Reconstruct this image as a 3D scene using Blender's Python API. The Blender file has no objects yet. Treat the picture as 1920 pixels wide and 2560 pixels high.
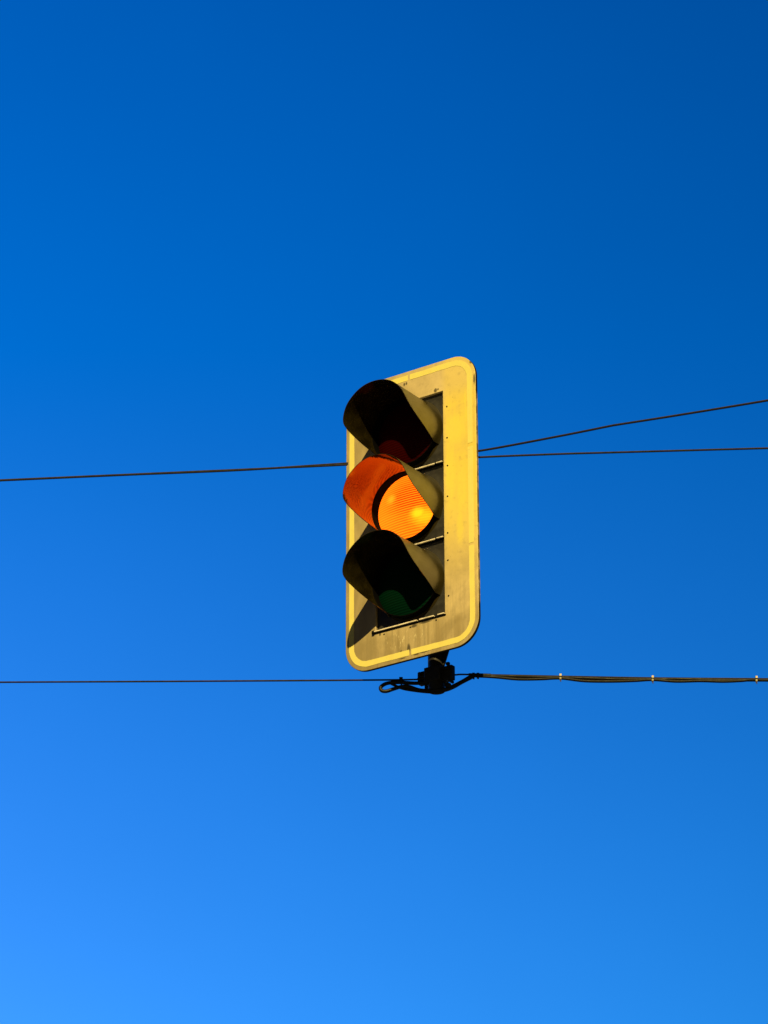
import bpy, bmesh, math, random
from mathutils import Vector, Matrix

S = bpy.context.scene
COL = S.collection
random.seed(7)

# ------------------------------------------------------------------ camera
CAM_H = 1.65
CAM_POS = Vector((0.0, -11.28349, CAM_H))
F = Vector((-0.00783722, 0.90904545, 0.41662326))
R = Vector((0.99995431, 0.00940513, -0.00171097))
U = Vector((0.00547374, -0.41659082, 0.90907763))
cam_data = bpy.data.cameras.new("camera")
cam_data.sensor_width = 36.0
cam_data.lens = 120.0
cam_data.clip_end = 3000.0
cam = bpy.data.objects.new("camera", cam_data)
COL.objects.link(cam)
cam.matrix_world = Matrix(((R.x, U.x, -F.x, CAM_POS.x), (R.y, U.y, -F.y, CAM_POS.y),
                           (R.z, U.z, -F.z, CAM_POS.z), (0, 0, 0, 1)))
S.camera = cam

# ------------------------------------------------------------------ frame of the signal
PSI = 0.5976961                      # the signal is turned away from the street axis
UAX = Vector((math.cos(PSI), -math.sin(PSI), 0.0))
NAX = Vector((-math.sin(PSI), -math.cos(PSI), 0.0))
CEN = Vector((0.0, 0.0, CAM_H + 5.18558637))   # centre of the backing board

# ------------------------------------------------------------------ sun and sky
SUN_DIR = (UAX * 0.62 + Vector((0, 0, 0.735)) + NAX * 1.0).normalized()
SUN_EL = math.asin(SUN_DIR.z)
sun_data = bpy.data.lights.new("sun", 'SUN')
sun_data.energy = 5.0
sun_data.angle = math.radians(0.5)
sun_data.color = (1.0, 0.74, 0.27)
sun = bpy.data.objects.new("sun", sun_data)
COL.objects.link(sun)
sun.rotation_euler = SUN_DIR.to_track_quat('Z', 'Y').to_euler()
sun.location = (0, -20, 20)

world = bpy.data.worlds.new("World")
S.world = world
world.use_nodes = True
wt = world.node_tree
bg = wt.nodes['Background']
bg.inputs[1].default_value = 0.1


def wmath(op, a, b=None, clamp=False):
    n = wt.nodes.new('ShaderNodeMath'); n.operation = op; n.use_clamp = clamp
    for i, v in enumerate((a, b)):
        if v is None: continue
        if isinstance(v, (int, float)): n.inputs[i].default_value = v
        else: wt.links.new(v, n.inputs[i])
    return n.outputs[0]


sky = wt.nodes.new('ShaderNodeTexSky')
sky.sky_type = 'NISHITA'
sky.sun_disc = False
sky.sun_elevation = SUN_EL
sky.sun_rotation = math.atan2(SUN_DIR.x, SUN_DIR.y)
sky.ozone_density = 3.0
sky.air_density = 1.0
sky.dust_density = 0.3
sep = wt.nodes.new('ShaderNodeSeparateColor')
wt.links.new(sky.outputs[0], sep.inputs[0])
tc = wt.nodes.new('ShaderNodeTexCoord')
sx = wt.nodes.new('ShaderNodeSeparateXYZ')
wt.links.new(tc.outputs['Generated'], sx.inputs[0])
# clear evening sky: deeper towards the east, paler towards the west and the horizon
side = wmath('MINIMUM', wmath('MAXIMUM', sx.outputs[0], -0.3), 0.3)
side = wmath('POWER', 2.718282, wmath('MULTIPLY', side, -1.56))
glow = side
veil = wt.nodes.new('ShaderNodeTexNoise')
veil.inputs['Scale'].default_value = 9.0
veil.inputs['Detail'].default_value = 3.0
wt.links.new(tc.outputs['Generated'], veil.inputs[0])
side = wmath('MULTIPLY', side, wmath('ADD', 0.955, wmath('MULTIPLY', veil.outputs[0], 0.09)))
# the half of the sky round the low sun is graded down so that it does not fill the shadows
away = wt.nodes.new('ShaderNodeMapRange')
away.interpolation_type = 'SMOOTHSTEP'
wt.links.new(sx.outputs[1], away.inputs[0])
away.inputs[1].default_value = 0.15
away.inputs[2].default_value = 0.78
away.inputs[3].default_value = 0.04
away.inputs[4].default_value = 1.0
side = wmath('MULTIPLY', side, away.outputs[0])


def grade(ch, p, gain, off):
    v = wmath('MINIMUM', wmath('MULTIPLY', sep.outputs[ch], 0.1), 0.62)
    v = wmath('MAXIMUM', wmath('SUBTRACT', v, off), 0.0)
    v = wmath('MULTIPLY', wmath('POWER', v, p), gain * 10.0)
    return wmath('MULTIPLY', v, side)


cmb = wt.nodes.new('ShaderNodeCombineColor')
redv = grade(0, 1.0, 0.30, 0.119)
wt.links.new(wmath('MULTIPLY', redv, wmath('MULTIPLY', glow, glow)), cmb.inputs[0])
wt.links.new(grade(1, 1.46, 1.25, 0.0), cmb.inputs[1])
wt.links.new(grade(2, 1.24, 1.745, 0.0), cmb.inputs[2])
wt.links.new(cmb.outputs[0], bg.inputs[0])

S.view_settings.view_transform = 'Standard'
S.view_settings.look = 'None'
S.view_settings.exposure = 0.0
S.view_settings.gamma = 1.0
S.view_settings.use_curve_mapping = False


# ------------------------------------------------------------------ helpers
class Nodes:
    """Small wrapper that writes procedural shader graphs."""
    def __init__(self, name):
        self.m = bpy.data.materials.new(name); self.m.use_nodes = True
        self.t = self.m.node_tree
        self.b = self.t.nodes['Principled BSDF']
        self.co = self.t.nodes.new('ShaderNodeTexCoord').outputs['Object']
        s = self.t.nodes.new('ShaderNodeSeparateXYZ'); self.t.links.new(self.co, s.inputs[0])
        self.x, self.y, self.z = s.outputs

    def put(self, sock, v):
        if isinstance(v, bpy.types.NodeSocket): self.t.links.new(v, sock)
        elif isinstance(v, (tuple, list)) and len(v) == 3 and sock.type == 'RGBA': sock.default_value = (*v, 1)
        else: sock.default_value = v

    def set(self, **kw):
        for k, v in kw.items(): self.put(self.b.inputs[k.replace('_', ' ')], v)
        return self.m

    def math(self, op, a, b=None, c=None, clamp=False):
        n = self.t.nodes.new('ShaderNodeMath'); n.operation = op; n.use_clamp = clamp
        for i, v in enumerate((a, b, c)):
            if v is not None: self.put(n.inputs[i], v)
        return n.outputs[0]

    def noise(self, scale, detail=4.0, rough=0.55, stretch=(1, 1, 1), dist=0.0, shift=(0, 0, 0)):
        mp = self.t.nodes.new('ShaderNodeMapping'); mp.inputs['Scale'].default_value = stretch
        mp.inputs['Location'].default_value = shift
        self.t.links.new(self.co, mp.inputs[0])
        n = self.t.nodes.new('ShaderNodeTexNoise')
        n.inputs['Scale'].default_value = scale; n.inputs['Detail'].default_value = detail
        n.inputs['Roughness'].default_value = rough; n.inputs['Distortion'].default_value = dist
        self.t.links.new(mp.outputs[0], n.inputs[0])
        return n.outputs[0]

    def ramp(self, v, lo, hi, a=0.0, b=1.0):
        n = self.t.nodes.new('ShaderNodeMapRange'); n.interpolation_type = 'SMOOTHSTEP'
        self.put(n.inputs[0], v); n.inputs[1].default_value = lo; n.inputs[2].default_value = hi
        n.inputs[3].default_value = a; n.inputs[4].default_value = b
        return n.outputs[0]

    def mix(self, f, a, b):
        n = self.t.nodes.new('ShaderNodeMix'); n.data_type = 'RGBA'
        self.put(n.inputs[0], f); self.put(n.inputs[6], a); self.put(n.inputs[7], b)
        return n.outputs[2]

    def spot(self, cx, cz, rx, rz, soft=0.5, wob=0.0):
        """A patch of its own outline round (cx, cz) on the board."""
        dx = self.math('DIVIDE', self.math('SUBTRACT', self.x, cx), rx)
        dz = self.math('DIVIDE', self.math('SUBTRACT', self.z, cz), rz)
        d = self.math('SQRT', self.math('ADD', self.math('MULTIPLY', dx, dx), self.math('MULTIPLY', dz, dz)))
        if wob: d = self.math('ADD', d, self.math('MULTIPLY', self.math('SUBTRACT', self.noise(60), 0.5), wob))
        return self.ramp(d, 1.0 - soft, 1.0 + soft, 1.0, 0.0)

    def bump(self, h, strength=0.2, dist=0.001):
        n = self.t.nodes.new('ShaderNodeBump'); n.inputs['Strength'].default_value = strength
        n.inputs['Distance'].default_value = dist; self.put(n.inputs['Height'], h)
        self.t.links.new(n.outputs[0], self.b.inputs['Normal'])


def link(name, bm, mats, parent=None, smooth=True, bevel=0.0):
    bmesh.ops.recalc_face_normals(bm, faces=bm.faces)
    me = bpy.data.meshes.new(name); bm.to_mesh(me); bm.free()
    for m in (mats if isinstance(mats, (list, tuple)) else [mats]): me.materials.append(m)
    o = bpy.data.objects.new(name, me); COL.objects.link(o)
    if smooth:
        for p in me.polygons: p.use_smooth = True
        me.set_sharp_from_angle(angle=math.radians(38))
    if bevel:
        b = o.modifiers.new("bevel", 'BEVEL'); b.width = bevel; b.segments = 2
        b.limit_method = 'ANGLE'; b.angle_limit = math.radians(40)
        b.harden_normals = False
    if parent: o.parent = parent
    return o


def empty(name, loc, rz=0.0):
    o = bpy.data.objects.new(name, None); o.empty_display_size = 0.1
    COL.objects.link(o); o.location = loc; o.rotation_euler = (0, 0, rz)
    return o


def tag(o, label, cat, group=None):
    o['label'] = label; o['category'] = cat
    if group: o['group'] = group
    return o


def box(bm, c, s, mi=0):
    r = bmesh.ops.create_cube(bm, size=1.0)
    for v in r['verts']: v.co = Vector((c[0] + v.co.x * s[0], c[1] + v.co.y * s[1], c[2] + v.co.z * s[2]))
    for f in {f for v in r['verts'] for f in v.link_faces}: f.material_index = mi
    return r['verts']


def catmull(pts, n):
    P = [Vector(p) for p in pts]; P = [2 * P[0] - P[1]] + P + [2 * P[-1] - P[-2]]
    out = []
    for i in range(1, len(P) - 2):
        a, b, c, d = P[i - 1:i + 3]
        for k in range(n):
            t = k / n
            out.append(0.5 * (2 * b + (c - a) * t + (2 * a - 5 * b + 4 * c - d) * t * t + (3 * b - a - 3 * c + d) * t ** 3))
    out.append(P[-2])
    return out


def tube(bm, path, r, seg=8, cap=True, mi=0, squash=1.0):
    rings = []
    prev = None
    for i, p in enumerate(path):
        t = (path[min(i + 1, len(path) - 1)] - path[max(i - 1, 0)]).normalized()
        a = Vector((0, 0, 1)) if abs(t.z) < 0.9 else Vector((0, 1, 0))
        if prev is not None: a = prev
        x = t.cross(a).normalized(); y = x.cross(t).normalized(); prev = y
        rr = r(i / (len(path) - 1)) if callable(r) else r
        rings.append([bm.verts.new(p + (x * math.cos(2 * math.pi * k / seg) + y * squash * math.sin(2 * math.pi * k / seg)) * rr) for k in range(seg)])
    for a, b in zip(rings, rings[1:]):
        for k in range(seg):
            f = bm.faces.new((a[k], a[(k + 1) % seg], b[(k + 1) % seg], b[k])); f.material_index = mi
    if cap:
        for rg in (rings[0], rings[-1]):
            f = bm.faces.new(rg); f.material_index = mi


def rrect(w, h, r, n=12, cx=0.0, cz=0.0):
    """Rounded rectangle outline as (x, z), anticlockwise from the right."""
    out = []
    for (sx_, sz_, a0) in ((1, 1, 0), (-1, 1, 90), (-1, -1, 180), (1, -1, 270)):
        for k in range(n + 1):
            a = math.radians(a0 + 90 * k / n)
            out.append((cx + sx_ * (w - r) + r * math.cos(a), cz + sz_ * (h - r) + r * math.sin(a)))
    return out


# ------------------------------------------------------------------ materials
def mat_board():
    n = Nodes("aged_board_paint")
    fine = n.noise(38, 5, 0.6)
    big = n.noise(5.5, 4, 0.6, dist=0.6)
    drip = n.noise(9, 5, 0.65, stretch=(7, 1, 0.55))
    base = n.mix(n.ramp(big, 0.3, 0.7), (0.50, 0.41, 0.225), (0.74, 0.61, 0.33))
    # the strip right of the lamps is coloured yellower than the rest
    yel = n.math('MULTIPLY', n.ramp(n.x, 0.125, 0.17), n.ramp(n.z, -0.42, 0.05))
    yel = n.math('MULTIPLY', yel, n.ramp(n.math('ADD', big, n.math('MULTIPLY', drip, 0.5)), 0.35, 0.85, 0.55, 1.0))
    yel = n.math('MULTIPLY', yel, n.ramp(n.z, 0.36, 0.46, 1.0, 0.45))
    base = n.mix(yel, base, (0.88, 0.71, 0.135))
    # grey film of dirt with vertical runs
    run = n.math('MULTIPLY', n.ramp(drip, 0.42, 0.72), n.ramp(n.z, -0.15, -0.5))
    base = n.mix(n.math('MULTIPLY', run, 0.55), base, (0.22, 0.185, 0.105))
    low = n.math('MULTIPLY', n.ramp(n.z, -0.44, -0.5), n.ramp(big, 0.35, 0.6))
    base = n.mix(n.math('MULTIPLY', low, 0.7), base, (0.27, 0.215, 0.11))
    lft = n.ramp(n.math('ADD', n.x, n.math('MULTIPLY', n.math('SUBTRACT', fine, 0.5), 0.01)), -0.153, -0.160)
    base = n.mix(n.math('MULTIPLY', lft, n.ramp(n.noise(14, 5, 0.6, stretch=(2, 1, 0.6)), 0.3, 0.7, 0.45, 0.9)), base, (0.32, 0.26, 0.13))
    base = n.mix(n.math('MULTIPLY', n.ramp(fine, 0.5, 0.75), 0.30), base, (0.24, 0.20, 0.11))
    # brighter lemon patches beside the upper lamps
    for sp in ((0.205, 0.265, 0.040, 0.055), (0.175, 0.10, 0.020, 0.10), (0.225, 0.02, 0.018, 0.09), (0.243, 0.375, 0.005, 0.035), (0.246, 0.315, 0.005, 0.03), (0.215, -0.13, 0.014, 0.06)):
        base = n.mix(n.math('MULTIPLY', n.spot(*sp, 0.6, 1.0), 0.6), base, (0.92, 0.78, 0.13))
    speck = n.ramp(n.noise(130, 3, 0.6), 0.66, 0.72)
    base = n.mix(n.math('MULTIPLY', speck, 0.4), base, (0.10, 0.085, 0.05))
    for (cx_, w_) in ((-0.10, 0.012), (-0.055, 0.006), (0.03, 0.010), (0.072, 0.005), (0.115, 0.012), (0.20, 0.014)):
        st = n.math('MULTIPLY', n.spot(cx_, -0.53, w_, 0.075, 0.7, 0.8), n.ramp(n.z, -0.452, -0.475))
        base = n.mix(n.math('MULTIPLY', st, 0.55), base, (0.30, 0.235, 0.11))
    # pale lime marks under the bottom lamp
    lime = n.math('MULTIPLY', n.spot(-0.02, -0.503, 0.09, 0.03, 0.5, 0.6), n.ramp(n.noise(85, 4, 0.6, stretch=(1.6, 1, 0.45)), 0.56, 0.66))
    base = n.mix(lime, base, (0.82, 0.74, 0.46))
    # dark smudges
    for sp in ((-0.012, -0.548, 0.007, 0.018), (-0.045, -0.556, 0.004, 0.009), (0.113, 0.447, 0.007, 0.008),
               (-0.026, 0.511, 0.004, 0.007), (-0.016, 0.513, 0.0035, 0.006), (0.012, -0.466, 0.014, 0.006), (0.060, -0.463, 0.026, 0.004), (-0.137, -0.4635, 0.004, 0.006), (0.035, 0.531, 0.024, 0.0014), (0.124, 0.449, 0.004, 0.004),
               (0.245, 0.497, 0.006, 0.003), (0.283, 0.445, 0.004, 0.02), (0.270, 0.52, 0.006, 0.008),
               (0.02, -0.578, 0.012, 0.003), (0.055, -0.577, 0.015, 0.0025), (-0.04, -0.58, 0.012, 0.0025)):
        base = n.mix(n.math('MULTIPLY', n.spot(*sp, 0.45, 0.9), 0.85), base, (0.05, 0.042, 0.025))
    rough = n.ramp(fine, 0.3, 0.7, 0.42, 0.62)
    n.bump(fine, 0.12, 0.0008)
    return n.set(Base_Color=base, Roughness=rough)


def mat_rim():
    n = Nodes("chipped_board_rim")
    chip = n.ramp(n.noise(22, 5, 0.7, dist=0.4), 0.44, 0.50)
    corner = n.math('MAXIMUM', n.ramp(n.z, 0.36, 0.40), n.ramp(n.z, -0.41, -0.45))
    corner = n.math('MAXIMUM', corner, n.ramp(n.x, 0.2, 0.1))
    f = n.math('MAXIMUM', n.math('MULTIPLY', corner, n.ramp(n.noise(16, 5, 0.6), 0.24, 0.30)), n.math('MULTIPLY', chip, 0.6))
    return n.set(Base_Color=n.mix(f, (0.46, 0.39, 0.22), (0.015, 0.014, 0.012)), Roughness=0.6)


def mat_band():
    n = Nodes("reflective_band")
    f = n.ramp(n.noise(30, 5, 0.6, stretch=(1, 1, 0.7)), 0.38, 0.7)
    c = n.mix(n.math('MULTIPLY', f, 0.35), (0.90, 0.82, 0.235), (0.78, 0.66, 0.22))
    d = n.ramp(n.noise(95, 4, 0.6), 0.62, 0.7)
    c = n.mix(n.math('MULTIPLY', d, 0.35), c, (0.5, 0.42, 0.2))
    n.bump(n.noise(160, 2), 0.08, 0.0005)
    return n.set(Base_Color=c, Roughness=0.38)


def mat_plastic(name, col, rough, ior=1.6, dust=0.25):
    n = Nodes(name)
    d = n.noise(34, 5, 0.62)
    c = n.mix(n.math('MULTIPLY', n.ramp(d, 0.45, 0.75), dust), col, tuple(min(1, v * 2.0 + 0.02) for v in col))
    n.bump(n.noise(70, 3), 0.05, 0.0008)
    return n.set(Base_Color=c, Roughness=n.ramp(d, 0.3, 0.75, rough * 0.85, rough * 1.3), IOR=ior)


def mat_metal(name, col, rough, metallic=0.7):
    n = Nodes(name)
    d = n.noise(45, 5, 0.6)
    c = n.mix(n.ramp(d, 0.4, 0.7), col, tuple(v * 0.6 for v in col))
    return n.set(Base_Color=c, Roughness=n.ramp(d, 0.3, 0.7, rough * 0.8, rough * 1.2), Metallic=metallic)


def rib_height(n):
    """Moulded horizontal ribs of a signal lens, 8.5 mm apart."""
    s = n.math('SINE', n.math('MULTIPLY', n.z, 2 * math.pi / 0.0094))
    return n.ramp(s, -0.9, 0.9)


def mat_visor():
    """Dark olive spun visor: fine turning lines round its axis stretch the highlight along it."""
    n = Nodes("dark_visor_paint")
    d = n.noise(30, 5, 0.62)
    c = n.mix(n.math('MULTIPLY', n.ramp(d, 0.45, 0.75), 0.25), (0.030, 0.024, 0.004), (0.060, 0.048, 0.013))
    tg = n.t.nodes.new('ShaderNodeTangent'); tg.direction_type = 'RADIAL'; tg.axis = 'Y'
    n.bump(n.noise(40, 3), 0.04, 0.001)
    return n.set(Base_Color=c, Roughness=n.ramp(d, 0.3, 0.75, 0.36, 0.44), IOR=2.5, Anisotropic=0.94,
                 Anisotropic_Rotation=0.0, Tangent=tg.outputs[0])


def mat_lining():
    """Glossy black-olive inside of a visor, unevenly dusty."""
    n = Nodes("black_visor_lining")
    d = n.noise(26, 5, 0.62)
    c = n.mix(n.ramp(d, 0.35, 0.7), (0.014, 0.011, 0.003), (0.030, 0.024, 0.006))
    n.bump(n.noise(20, 3, 0.55), 0.30, 0.004)
    return n.set(Base_Color=c, Roughness=n.ramp(d, 0.3, 0.75, 0.07, 0.16), IOR=2.7, Specular_Tint=(1.0, 0.42, 0.22))


def mat_lens(name, col):
    n = Nodes(name)
    h = rib_height(n)
    n.bump(h, 0.35, 0.002)
    return n.set(Base_Color=n.mix(h, tuple(v * 0.7 for v in col), col), Roughness=0.5, IOR=1.3, Specular_IOR_Level=0.04)


def mat_lens_lit():
    """The amber lens with its lamp burning behind it."""
    n = Nodes("amber_lens_lit")
    h = rib_height(n)
    warp = n.noise(45, 2, 0.5, stretch=(0.5, 1, 2))
    amt = n.ramp(n.spot(0.028, 0.035, 0.10, 0.055, 0.8), 0, 1, 0.55, 1.0)
    dark = n.math('MULTIPLY', n.ramp(n.math('ADD', h, n.math('MULTIPLY', n.math('SUBTRACT', warp, 0.5), 0.7)), 0.8, 0.25), amt)
    col = n.mix(dark, (1.0, 0.138, 0.0026), (0.17, 0.0065, 0.0003))
    col = n.mix(n.math('MULTIPLY', n.ramp(n.x, -0.02, -0.12), 0.35), col, (1.0, 0.155, 0.004))
    hot1 = n.spot(-0.067, 0.042, 0.017, 0.015, 0.9, 0.5)
    hot2 = n.math('MAXIMUM', n.spot(0.052, -0.043, 0.026, 0.019, 0.8, 0.5), n.math('MULTIPLY', n.spot(0.075, -0.060, 0.040, 0.026, 0.95, 0.9), 0.7))
    col = n.mix(n.math('MULTIPLY', hot1, 0.75), col, (1.0, 0.21, 0.006))
    col = n.mix(n.math('MULTIPLY', hot2, 0.95), col, (1.0, 0.30, 0.005))
    n.bump(h, 0.35, 0.002)
    st = n.math('ADD', 2.6, n.math('MULTIPLY', hot2, 0.2))
    return n.set(Base_Color=(0.12, 0.02, 0.001), Roughness=0.4, Specular_IOR_Level=0.1, Emission_Color=col, Emission_Strength=st)


M = dict(
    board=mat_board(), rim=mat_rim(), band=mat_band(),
    edge=mat_plastic("cut_board_edge", (0.55, 0.46, 0.28), 0.5, 1.45, 0.1),
    visor=mat_visor(),
    lining=mat_lining(),
    door=mat_plastic("lamp_door_plastic", (0.021, 0.016, 0.003), 0.55, 1.2, 0.08),
    housing=mat_plastic("housing_plastic", (0.018, 0.018, 0.017), 0.5),
    gasket=mat_plastic("rubber_gasket", (0.003, 0.003, 0.003), 0.9, 1.12, 0.0),
    rail=mat_metal("worn_aluminium", (0.92, 0.86, 0.74), 0.5, 0.0),
    steel=mat_metal("dark_weathered_steel", (0.030, 0.029, 0.028), 0.6, 0.4),
    wire=mat_metal("stranded_steel_wire", (0.010, 0.007, 0.012), 0.7, 0.0),
    cable=mat_plastic("black_cable_sheath", (0.006, 0.0055, 0.004), 0.55, 1.4, 0.3),
    tie=mat_plastic("bleached_cable_tie", (0.72, 0.62, 0.36), 0.5, 1.45, 0.1),
    red=mat_lens("red_lens", (0.027, 0.0008, 0.0004)),
    green=mat_lens("green_lens", (0.0006, 0.018, 0.0085)),
    amber=mat_lens_lit(),
    screw=mat_metal("dark_screw", (0.02, 0.018, 0.014), 0.5, 0.5),
)

# ------------------------------------------------------------------ the street far below
gn = Nodes("asphalt_ground")
gc = gn.mix(gn.ramp(gn.noise(0.6, 6, 0.65), 0.3, 0.7), (0.032, 0.031, 0.030), (0.052, 0.049, 0.045))
gmat = gn.set(Base_Color=gc, Roughness=0.9)
bm = bmesh.new()
bmesh.ops.create_grid(bm, x_segments=2, y_segments=2, size=900.0)
ground = link("ground", bm, gmat)
ground['kind'] = "structure"

# ------------------------------------------------------------------ traffic light
BW, BT, BB, BR = 0.2889, 0.5607, 0.5911, 0.100     # board half width, top, bottom, corner radius
UO = -0.0058                                       # the lamp column sits a hair left of the board's middle
HW = 0.1504                                        # half width of the opening
OT, OB = 0.4365, 0.4515                            # its top and bottom
BASE_V = -0.672                                    # lower end of the hanger tube
HN = -0.17                                         # how far behind the board the tube hangs

# local frame: x along the board, -y out of its face, z up; origin on the board's face
root = empty("traffic_light", CEN + Vector((0, 0, BASE_V)) + NAX * HN + UAX * -0.008, -PSI)
tag(root, "three lamp traffic light with lit amber lens on pale yellow bordered board hung on wires", "traffic light")
OFF = Vector((0.008, HN, -BASE_V))   # board-face frame -> frame of the empty (y of empty = -n)


def part(name, bm, mats, parent=root, **k):
    """Children keep their own mesh in the board-face frame, placed by location."""
    o = link(name, bm, mats, parent, **k)
    if parent is root: o.location = OFF
    return o


# backing board with its rounded outline and the long opening for the lamps
bm = bmesh.new()
H = (BT + BB) / 2; CZ = (BT - BB) / 2
TH = 0.013
outer = rrect(BW, H, BR, 14, 0, CZ)
inner = [(UO + HW, OT), (UO - HW, OT), (UO - HW, -OB), (UO + HW, -OB)]
fv = [bm.verts.new((x, 0, z)) for x, z in outer]
iv = [bm.verts.new((x, 0, z)) for x, z in inner]
ed = [bm.edges.new((fv[i], fv[(i + 1) % len(fv)])) for i in range(len(fv))]
ed += [bm.edges.new((iv[i], iv[(i + 1) % 4])) for i in range(4)]
bmesh.ops.triangle_fill(bm, use_beauty=True, edges=ed)
ex = bmesh.ops.extrude_face_region(bm, geom=bm.faces[:])
for v in [g for g in ex['geom'] if isinstance(g, bmesh.types.BMVert)]: v.co.y += TH
bmesh.ops.recalc_face_normals(bm, faces=bm.faces)
for f in bm.faces:
    f.material_index = 0 if f.normal.y < -0.5 else 1
    if abs(f.normal.y) < 0.5:
        c = f.calc_center_median()
        if abs(c.x - UO) < HW + 0.001 and -OB - 0.001 < c.z < OT + 0.001: f.material_index = 2
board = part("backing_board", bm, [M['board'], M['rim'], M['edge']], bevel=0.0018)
board['label'] = "pale dirty rectangular backing board with rounded corners"


def band(pts, name="border_strip"):
    """A strip of reflective tape along a polyline on the board's face."""
    bm = bmesh.new()
    hw, th = 0.0108, 0.0009
    rows = []
    for i, p in enumerate(pts):
        a = Vector(pts[max(i - 1, 0)]); b = Vector(pts[min(i + 1, len(pts) - 1)])
        t = (b - a).normalized(); nn = Vector((t.y, -t.x))
        j = [random.uniform(-0.0006, 0.0006) for _ in range(2)]
        o = Vector(p) + nn * (hw + j[0]); q = Vector(p) - nn * (hw + j[1])
        rows.append([bm.verts.new((v.x, y, v.y)) for v in (o, q) for y in (-0.0002, -th)])
    for a, b in zip(rows, rows[1:]):
        for i, j in ((1, 3), (0, 1), (3, 2)):
            bm.faces.new((a[i], a[j], b[j], b[i]))
    for r in (rows[0], rows[-1]): bm.faces.new((r[0], r[1], r[3], r[2]))
    o = link(name, bm, M['band'], board)
    return o


INS = 0.0265
bx, bt, bb, br = BW - INS, BT - INS, -(BB - INS), BR - INS
bt -= 0.0


def arc(cx, cz, a0, a1, n=14):
    return [(cx + br * math.cos(math.radians(a0 + (a1 - a0) * k / n)), cz + br * math.sin(math.radians(a0 + (a1 - a0) * k / n))) for k in range(n + 1)]


def seg(p, q, n=8):
    return [(p[0] + (q[0] - p[0]) * k / n, p[1] + (q[1] - p[1]) * k / n) for k in range(n + 1)]


G = 0.0045
gr1, gr2 = 0.185, -0.208
mu = -0.005
band(seg((bx, gr1 + G * 1.6), (bx, bt - br))[:-1] + arc(bx - br, bt - br, 0, 90) + seg((bx - br, bt), (mu + G, bt))[1:])
band(seg((mu - G, bt), (-bx + br, bt))[:-1] + arc(-bx + br, bt - br, 90, 180) + seg((-bx, bt - br), (-bx, gr1 + G))[1:])
band(seg((-bx, gr1 - G), (-bx, gr2 + G)))
band(seg((-bx, gr2 - G), (-bx, bb + br))[:-1] + arc(-bx + br, bb + br, 180, 270) + seg((-bx + br, bb), (mu - G, bb))[1:])
band(seg((mu + G, bb), (bx - br, bb))[:-1] + arc(bx - br, bb + br, 270, 360) + seg((bx, bb + br), (bx, gr2 - G * 1.3))[1:])
band(seg((bx, gr2 + G), (bx, gr1 - G * 1.6)))

# screws round the opening
for (u, v) in [(0.162, 0.367), (0.162, 0.240), (0.162, 0.128), (0.161, 0.005), (0.160, -0.140), (0.160, -0.247), (0.161, -0.386),
               (0.107, -0.467), (-0.005, -0.468), (-0.119, -0.468)]:
    bm = bmesh.new()
    r = bmesh.ops.create_cone(bm, cap_ends=True, segments=12, radius1=0.0036, radius2=0.0022, depth=0.0018,
                              matrix=Matrix.Translation((u, -0.0010, v)) @ Matrix.Rotation(math.radians(90), 4, 'X'))
    link("screw", bm, M['screw'], board)

# ---- lamp units
PITCH = 0.3
RV = 0.1335
PROFILE = [(-180, -1), (-136, 0.004), (-130, 0.035), (-127, 0.058), (-119, 0.118), (-110, 0.172), (-105, 0.200), (-100, 0.223), (-96, 0.232),
           (-88, 0.2345), (-62, 0.232), (-42, 0.227), (-21, 0.224), (0, 0.219), (25, 0.217), (54, 0.2145), (66, 0.213),
           (77, 0.205), (83, 0.194), (89, 0.177), (97, 0.138), (107, 0.078), (115, 0.030), (119, 0.012), (180, -1)]


def reach(a):
    for (a0, l0), (a1, l1) in zip(PROFILE, PROFILE[1:]):
        if a0 <= a <= a1: return l0 + (l1 - l0) * (a - a0) / (a1 - a0)
    return -1


def visor_bm():
    """Sleeve open at the front, its lower sides cut back to the door."""
    bm = bmesh.new()
    A = [-135.5 + (254.3) * k / 96 for k in range(97)]
    NS = 18
    y0 = 0.016
    wall = 0.0028
    sm = []
    for i in range(97):   # smooth the measured outline
        vals = [reach(A[min(96, max(0, i + d))]) for d in (-1, 0, 1)]
        sm.append(max(0.0, sum(vals) / 3) if 2 <= i <= 94 else max(0.0, reach(A[i])))
    grid = {}
    for side in (0, 1):
        for i, a in enumerate(A):
            L = max(sm[i], -y0 + 0.018)
            for j in range(NS + 1):
                t = (j / NS) ** 1.6
                n = -y0 + (L + y0) * t
                flare = 0.008 * math.exp(-max(0, n + y0) / 0.018) - 0.0015 * t
                r = RV + flare - (wall if side else 0.0)
                if side and t > 0.97: r += 0.0006
                grid[side, i, j] = bm.verts.new((UO + r * math.sin(math.radians(a)), -n, r * math.cos(math.radians(a))))
    for i in range(96):
        for j in range(NS):
            bm.faces.new((grid[0, i, j], grid[0, i + 1, j], grid[0, i + 1, j + 1], grid[0, i, j + 1]))
            bm.faces.new((grid[1, i, j], grid[1, i, j + 1], grid[1, i + 1, j + 1], grid[1, i + 1, j])).material_index = 1
        bm.faces.new((grid[0, i, NS], grid[0, i + 1, NS], grid[1, i + 1, NS], grid[1, i, NS])).material_index = 1
    for i in (0, 96):
        for j in range(NS):
            bm.faces.new((grid[0, i, j], grid[0, i, j + 1], grid[1, i, j + 1], grid[1, i, j]))
    return bm


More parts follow.
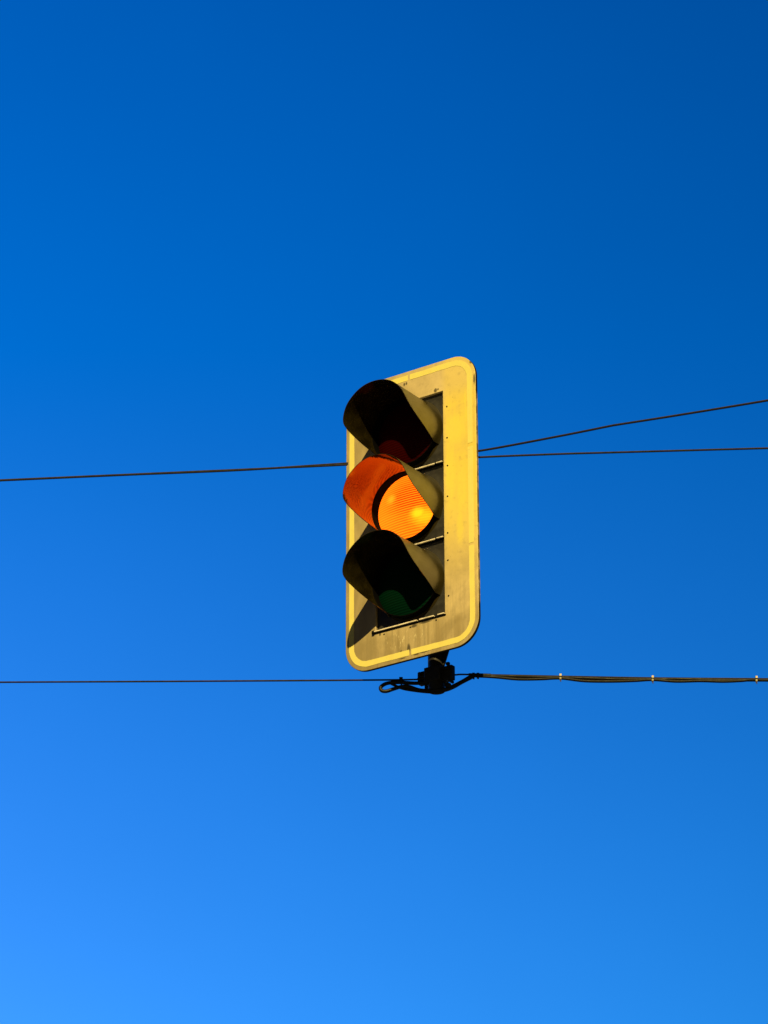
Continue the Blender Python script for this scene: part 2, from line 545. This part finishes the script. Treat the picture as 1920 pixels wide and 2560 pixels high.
def lens_bm(r=0.1280, y=-0.014, dome=0.022):
    bm = bmesh.new()
    NR, NA = 14, 64
    c = bm.verts.new((UO, y - dome, 0)); prev = None
    for k in range(1, NR + 1):
        f = k / NR
        yy = y - dome * (1 - f ** 2.2)
        ring = [bm.verts.new((UO + r * f * math.cos(2 * math.pi * i / NA), yy, r * f * math.sin(2 * math.pi * i / NA))) for i in range(NA)]
        for i in range(NA):
            if prev is None: bm.faces.new((c, ring[i], ring[(i + 1) % NA]))
            else: bm.faces.new((prev[i], ring[i], ring[(i + 1) % NA], prev[(i + 1) % NA]))
        prev = ring
    back = [bm.verts.new((v.co.x, y + 0.014, v.co.z)) for v in prev]
    for i in range(NA): bm.faces.new((prev[i], back[i], back[(i + 1) % NA], prev[(i + 1) % NA]))
    return bm


def ring_bm(ro, ri, y0, y1, NA=64, a0=0.0, a1=360.0):
    bm = bmesh.new()
    rows = []
    for i in range(NA):      # the collar is deep at the upper left and runs out towards the lower right
        a = 2 * math.pi * i / NA
        k = 0.5 + 0.5 * math.cos(a - math.radians(150))
        yy = y1 * k + (-0.016) * (1 - k)
        prof = [(ro, y0), (ro, yy), (ri, yy), (ri, y0)]
        rows.append([bm.verts.new((UO + r * math.cos(a), y, r * math.sin(a))) for r, y in prof])
    for i in range(NA):
        a, b = rows[i], rows[(i + 1) % NA]
        for k in range(4): bm.faces.new((a[k], a[(k + 1) % 4], b[(k + 1) % 4], b[k]))
    return bm


def door_bm():
    """Square lamp door with a round hole, set back behind the board."""
    bm = bmesh.new()
    hw, hh, y = 0.1462, 0.1445, 0.0165
    NA = 64
    rin = 0.1285
    sq = []
    for i in range(NA):
        a = 2 * math.pi * i / NA
        c, s = math.cos(a), math.sin(a)
        k = min(hw / max(abs(c), 1e-6), hh / max(abs(s), 1e-6))
        x, z = c * k, s * k
        d = math.hypot(x, z); lim = 0.196
        if d > lim: x, z = x * lim / d, z * lim / d
        sq.append((x, z))
    rows = []
    for i in range(NA):
        a = 2 * math.pi * i / NA
        x, z = sq[i]
        rows.append([bm.verts.new(p) for p in ((UO + x, y + 0.03, z), (UO + x, y + 0.004, z), (UO + x * 0.985, y, z * 0.985),
                                               (UO + (rin + 0.012) * math.cos(a), y - 0.0005, (rin + 0.012) * math.sin(a)),
                                               (UO + rin * math.cos(a), y - 0.008, rin * math.sin(a)), (UO + rin * math.cos(a), y + 0.03, rin * math.sin(a)))])
    for i in range(NA):
        a, b = rows[i], rows[(i + 1) % NA]
        for k in range(5): bm.faces.new((a[k], a[k + 1], b[k + 1], b[k]))
    return bm


def housing_bm():
    bm = bmesh.new()
    box(bm, (UO, 0.019 + 0.065, 0), (0.286, 0.085, 0.286))
    box(bm, (UO, 0.019 + 0.115, 0), (0.235, 0.03, 0.235))
    box(bm, (UO, 0.0195, 0), (0.318, 0.010, 0.2985))
    return bm


def rail_bm():
    """Folded metal edge between two lamp doors, with a hinge knuckle near its right end."""
    bm = bmesh.new()
    box(bm, (UO - 0.017, -0.001, 0), (0.262, 0.006, 0.0044))
    box(bm, (UO + 0.1335, -0.002, 0.0004), (0.027, 0.006, 0.0038))
    box(bm, (UO + 0.1165, -0.0005, -0.001), (0.006, 0.006, 0.006), 1)
    box(bm, (UO, 0.0125, -0.0005), (0.291, 0.018, 0.0030), 1)
    return bm


vis_me = None
units = []
for k, (nm, lm) in enumerate((("red", 'red'), ("amber", 'amber'), ("green", 'green'))):
    v = PITCH * (1 - k)
    hs = link("lamp_unit", housing_bm(), M['housing'], root, bevel=0.006)
    hs.location = OFF + Vector((0, 0, v))
    hs['label'] = {"red": "top lamp unit with dark red lens, unlit", "amber": "middle lamp unit with amber lens, lit",
                   "green": "bottom lamp unit with dark green lens, unlit"}[nm]
    link("door", door_bm(), M['door'], hs)
    if vis_me is None:
        vo = link("visor", visor_bm(), [M['visor'], M['lining']], hs, bevel=0.0)
        vis_me = vo.data
    else:
        vo = bpy.data.objects.new("visor", vis_me); COL.objects.link(vo); vo.parent = hs
    link("gasket", ring_bm(0.1304, 0.1282, 0.02, -0.052), M['gasket'], hs)
    lo = link("lens", lens_bm(), M[lm], hs)
    lo['label'] = {"red": "dark red ribbed lens, unlit", "amber": "glowing orange ribbed lens", "green": "dark green ribbed lens, unlit"}[nm]

for v in (PITCH / 2, -PITCH / 2):
    o = part("divider_rail", rail_bm(), [M['rail'], M['gasket']], bevel=0.0008); o.location = OFF + Vector((0, 0, v))
bm = bmesh.new()
box(bm, (UO - 0.060, -0.003, 0), (0.188, 0.010, 0.0050)); box(bm, (UO + 0.075, -0.003, 0), (0.062, 0.010, 0.0050))
box(bm, (UO + 0.137, -0.003, 0.0002), (0.028, 0.010, 0.0046)); box(bm, (UO - 0.0015, 0.004, -0.0052), (0.313, 0.016, 0.0050), 1)
box(bm, (UO - 0.157, -0.004, -0.002), (0.010, 0.011, 0.012), 1)
o = part("divider_rail", bm, [M['rail'], M['gasket']], bevel=0.0008); o.location = OFF + Vector((0, 0, -0.4505))

# ---- hanger behind the board
bm = bmesh.new()
def P(u, v, n): return Vector((u, -n, v))
tube(bm, [P(-0.008, -0.40, HN), P(-0.008, -0.50, HN), P(-0.008, -0.60, HN), P(-0.008, -0.660, HN)], 0.0305, 24)
box(bm, (-0.008, -HN, -0.44), (0.12, 0.07, 0.02))
# slanting gusset
g = [(0.022, -0.40), (0.060, -0.40), (0.052, -0.500), (0.0235, -0.575)]
a = [bm.verts.new((x, -HN - 0.004, z)) for x, z in g]; b = [bm.verts.new((x, -HN + 0.004, z)) for x, z in g]
bm.faces.new(a); bm.faces.new(b[::-1])
for i in range(4): bm.faces.new((a[i], b[i], b[(i + 1) % 4], a[(i + 1) % 4]))
hang = part("hanger_tube", bm, M['steel'], bevel=0.001)
bm = bmesh.new()
def plate(u0, u1, v0, v1, n, t): box(bm, ((u0 + u1) / 2, -n, (v0 + v1) / 2), (u1 - u0, t, v1 - v0))
plate(-0.0825, -0.020, -0.620, -0.572, HN, 0.026); plate(0.006, 0.066, -0.630, -0.574, HN, 0.024)
plate(-0.042, 0.026, -0.628, -0.570, HN, 0.062)
plate(0.042, 0.056, -0.5735, -0.562, HN + 0.010, 0.012); plate(0.030, 0.052, -0.652, -0.639, HN, 0.016)
plate(-0.056, -0.045, -0.652, -0.619, HN, 0.016)
cl = link("clamp", bm, M['steel'], hang, bevel=0.003)
for (u, v) in ((-0.066, -0.583), (-0.066, -0.612), (0.052, -0.59), (0.052, -0.632)):
    bmesh_b = bmesh.new()
    bmesh.ops.create_cone(bmesh_b, cap_ends=True, segments=6, radius1=0.006, radius2=0.006, depth=0.042,
                          matrix=Matrix.Translation((u, -HN - 0.004, v)) @ Matrix.Rotation(math.radians(90), 4, 'X'))
    link("bolt", bmesh_b, M['steel'], hang)
# upper clamp gripping the upper wires behind the middle lamp
bm = bmesh.new()
plate(-0.065, 0.050, 0.225, 0.285, HN - 0.004, 0.030); plate(-0.045, 0.030, 0.215, 0.295, HN + 0.014, 0.010)
part("rear_clamp", bm, M['steel'], bevel=0.003)


# ------------------------------------------------------------------ wires
def wire(name, pts, r, mat, label, cat, group=None, seg_=8, n=10):
    base = Vector(pts[0])
    bm = bmesh.new()
    tube(bm, [p - base for p in catmull(pts, n)], r, seg_)
    o = link(name, bm, mat); o.location = base
    return tag(o, label, cat, group)


GRP = "overhead wires holding the traffic light"
wire("span_wire", [(-6.2, 0.475, 6.375), (-4.1, 0.365, 6.315), (-2.0822, 0.2587, 6.2659), (-1.4949, 0.228, 6.2543), (-0.7657, 0.1897, 6.239), (-0.0449, 0.152, 6.2255), (0.0243, 0.1483, 6.2282), (0.09, 0.1449, 6.234),
                   (0.1569, 0.1414, 6.2392), (0.2174, 0.1382, 6.2388), (0.5346, 0.1216, 6.2235), (0.8635, 0.1044, 6.2085), (1.2339, 0.0849, 6.1955), (1.8136, 0.0546, 6.1775),
                   (4.2, -0.07, 6.13), (6.6, -0.196, 6.11)],
     0.0034, M['wire'], "lower span wire running level through the clamp under the traffic light", "wire", GRP)
wire("span_wire", [(-6.3, 0.692, 7.12), (-4.2, 0.508, 7.098), (-2.299, 0.3419, 7.0873), (-1.5378, 0.2753, 7.0872), (-1.0849, 0.2357, 7.0878), (-0.6348, 0.1963, 7.0880), (-0.2439, 0.1621, 7.0890), (0.0057, 0.1403, 7.0938),
                   (0.2574, 0.1182, 7.0965), (0.5524, 0.0924, 7.0954), (0.758, 0.0744, 7.092), (1.3131, 0.0259, 7.0824), (2.0075, -0.0349, 7.0691), (4.2, -0.227, 7.04), (6.4, -0.42, 7.03)],
     0.0040, M['wire'], "upper span wire leaving the board's right side almost level, under the rising one", "wire", GRP)
wire("span_wire", [(-6.3, 0.692, 7.116), (-4.2, 0.508, 7.0945), (-2.2989, 0.3419, 7.0845), (-1.5378, 0.2753, 7.0860), (-1.0848, 0.2357, 7.0868), (-0.6347, 0.1963, 7.0860), (-0.2439, 0.1621, 7.0945), (0.0057, 0.1403, 7.0972),
                   (0.2557, 0.0289, 7.0799), (0.5447, -0.0997, 7.076), (0.72, -0.178, 7.0765), (0.7438, -0.1884, 7.0762), (0.768, -0.199, 7.0752), (0.9678, -0.2881, 7.0662), (1.2702, -0.4227, 7.0552), (1.9084, -0.7069, 7.0349),
                   (4.0, -1.64, 6.99), (6.2, -2.62, 6.97)],
     0.0043, M['wire'], "upper wire rising steeply to the right of the board with a slight kink", "wire", GRP)

# feed cable: slack loop under the clamp, then two strands lashed below the lower wire
cab = empty("signal_cable", (0.2206, 0.1381, 6.2334))
tag(cab, "black cable looped under the clamp and lashed below the lower wire with pale ties", "cable")
CB = cab.location.copy()


def strand(pts, r, name="strand", n=8, squash=1.0):
    bm = bmesh.new(); tube(bm, [p - CB for p in catmull(pts, n)], r, 10, squash=squash)
    return link(name, bm, M['cable'], cab)


fy = -0.020  # the loop passes on the near side of the clamp
LOOP = [(0.075, 0.1469, 6.2100), (0.0524, 0.1469, 6.2107), (0.0079, 0.1492, 6.2108), (-0.035, 0.1514, 6.2150), (-0.0746, 0.1535, 6.2150), (-0.0978, 0.1547, 6.2094), (-0.112, 0.1555, 6.1973),
        (-0.1077, 0.1545, 6.1848), (-0.0912, 0.1534, 6.1819), (-0.0681, 0.1522, 6.1891), (-0.0351, 0.1500, 6.1985), (-0.0087, 0.148, 6.1964), (0.0242, 0.144, 6.1831), (0.0571, 0.130, 6.1741),
        (0.0867, 0.120, 6.1719), (0.1197, 0.122, 6.1765), (0.1495, 0.132, 6.1922), (0.1826, 0.138, 6.2126), (0.2109, 0.1386, 6.2300), (0.2250, 0.138, 6.2335)]
strand(LOOP, 0.0068)
strand([(-0.0746, 0.158, 6.2130), (-0.0351, 0.1565, 6.1940), (0.0077, 0.1532, 6.1838), (0.0571, 0.138, 6.1716), (0.0867, 0.129, 6.1690), (0.1197, 0.132, 6.1745), (0.1495, 0.141, 6.1895), (0.1826, 0.143, 6.2100), (0.2206, 0.142, 6.2300)], 0.0050)
strand([(0.2206, 0.1381, 6.2341), (0.295, 0.1342, 6.2315), (0.3963, 0.1288, 6.227), (0.5345, 0.1216, 6.2190), (0.6321, 0.1165, 6.2135), (0.7329, 0.1112, 6.2075), (0.8639, 0.1043, 6.2030), (0.968, 0.0989, 6.2015),
        (1.1018, 0.0919, 6.1945), (1.2336, 0.085, 6.1905), (1.3886, 0.0768, 6.1852), (1.8132, 0.0546, 6.1725), (4.2, -0.072, 6.124), (6.6, -0.198, 6.104)], 0.0058)
strand([(0.2206, 0.1371, 6.2327), (0.2949, 0.1332, 6.2268), (0.3826, 0.1286, 6.2160), (0.4635, 0.1243, 6.2145), (0.5344, 0.1206, 6.2156), (0.6183, 0.1162, 6.2030), (0.7124, 0.1113, 6.1988), (0.7998, 0.1067, 6.1990), (0.8638, 0.1033, 6.2010),
        (0.9474, 0.099, 6.1926), (1.0346, 0.0944, 6.1922), (1.1148, 0.0902, 6.1878), (1.1819, 0.0867, 6.1890), (1.2337, 0.084, 6.1915), (1.3887, 0.0768, 6.1835), (1.8131, 0.0546, 6.1690), (4.2, -0.071, 6.119), (6.6, -0.197, 6.099)], 0.0052)


def wrap(x, y, z, rx, rz, w, mat, name, tail=0.0):
    """Band round wire and cable; the ties keep a cut-off tail hanging below."""
    bm = bmesh.new()
    NA = 20
    rows = []
    for i in range(NA):
        a = 2 * math.pi * i / NA
        rows.append([bm.verts.new((xx, k * rx * math.cos(a), k * rz * math.sin(a))) for xx, k in ((-w, 0.8), (-w, 1), (w, 1), (w, 0.8))])
    for i in range(NA):
        p, q = rows[i], rows[(i + 1) % NA]
        for k in range(4): bm.faces.new((p[k], p[(k + 1) % 4], q[(k + 1) % 4], q[k]))
    if tail:
        box(bm, (0, -rx - 0.001, rz * 0.35), (w * 2.3, 0.008, 0.008))
        box(bm, (w * 0.3, -rx * 0.2, -rz - tail / 2), (w * 1.2, 0.003, tail), 1)
    o = link(name, bm, mat, cab); o.location = Vector((x, y, z)) - CB
    return o


for x, y, z in ((0.5345, 0.1216, 6.2200), (0.8639, 0.1043, 6.2045), (1.2337, 0.085, 6.1932)):
    wrap(x, y, z, 0.0095, 0.0118, 0.0032, [M['tie'], M['cable']], "cable_tie", 0.006)
bm = bmesh.new()
tube(bm, [Vector((0.205, 0.1385, 6.2372)) - CB, Vector((0.235, 0.137, 6.2362)) - CB, Vector((0.285, 0.1345, 6.2335)) - CB], 0.0068, 12, squash=1.0)
link("tape_wrap", bm, M['cable'], cab)
wrap(0.2225, 0.138, 6.2330, 0.009, 0.0105, 0.004, [M['cable'], M['cable']], "tape_tie", 0.003)
wrap(0.2385, 0.1372, 6.2325, 0.009, 0.0100, 0.004, [M['cable'], M['cable']], "tape_tie", 0.002)
# the tie that holds the loop up to the wire
bm = bmesh.new()
box(bm, (0, 0, 0.004), (0.013, 0.012, 0.013)); box(bm, (0.001, 0, -0.014), (0.006, 0.016, 0.030))
o = link("loop_tie", bm, M['cable'], cab, bevel=0.001); o.location = Vector((-0.0385, 0.1505, 6.2235)) - CB
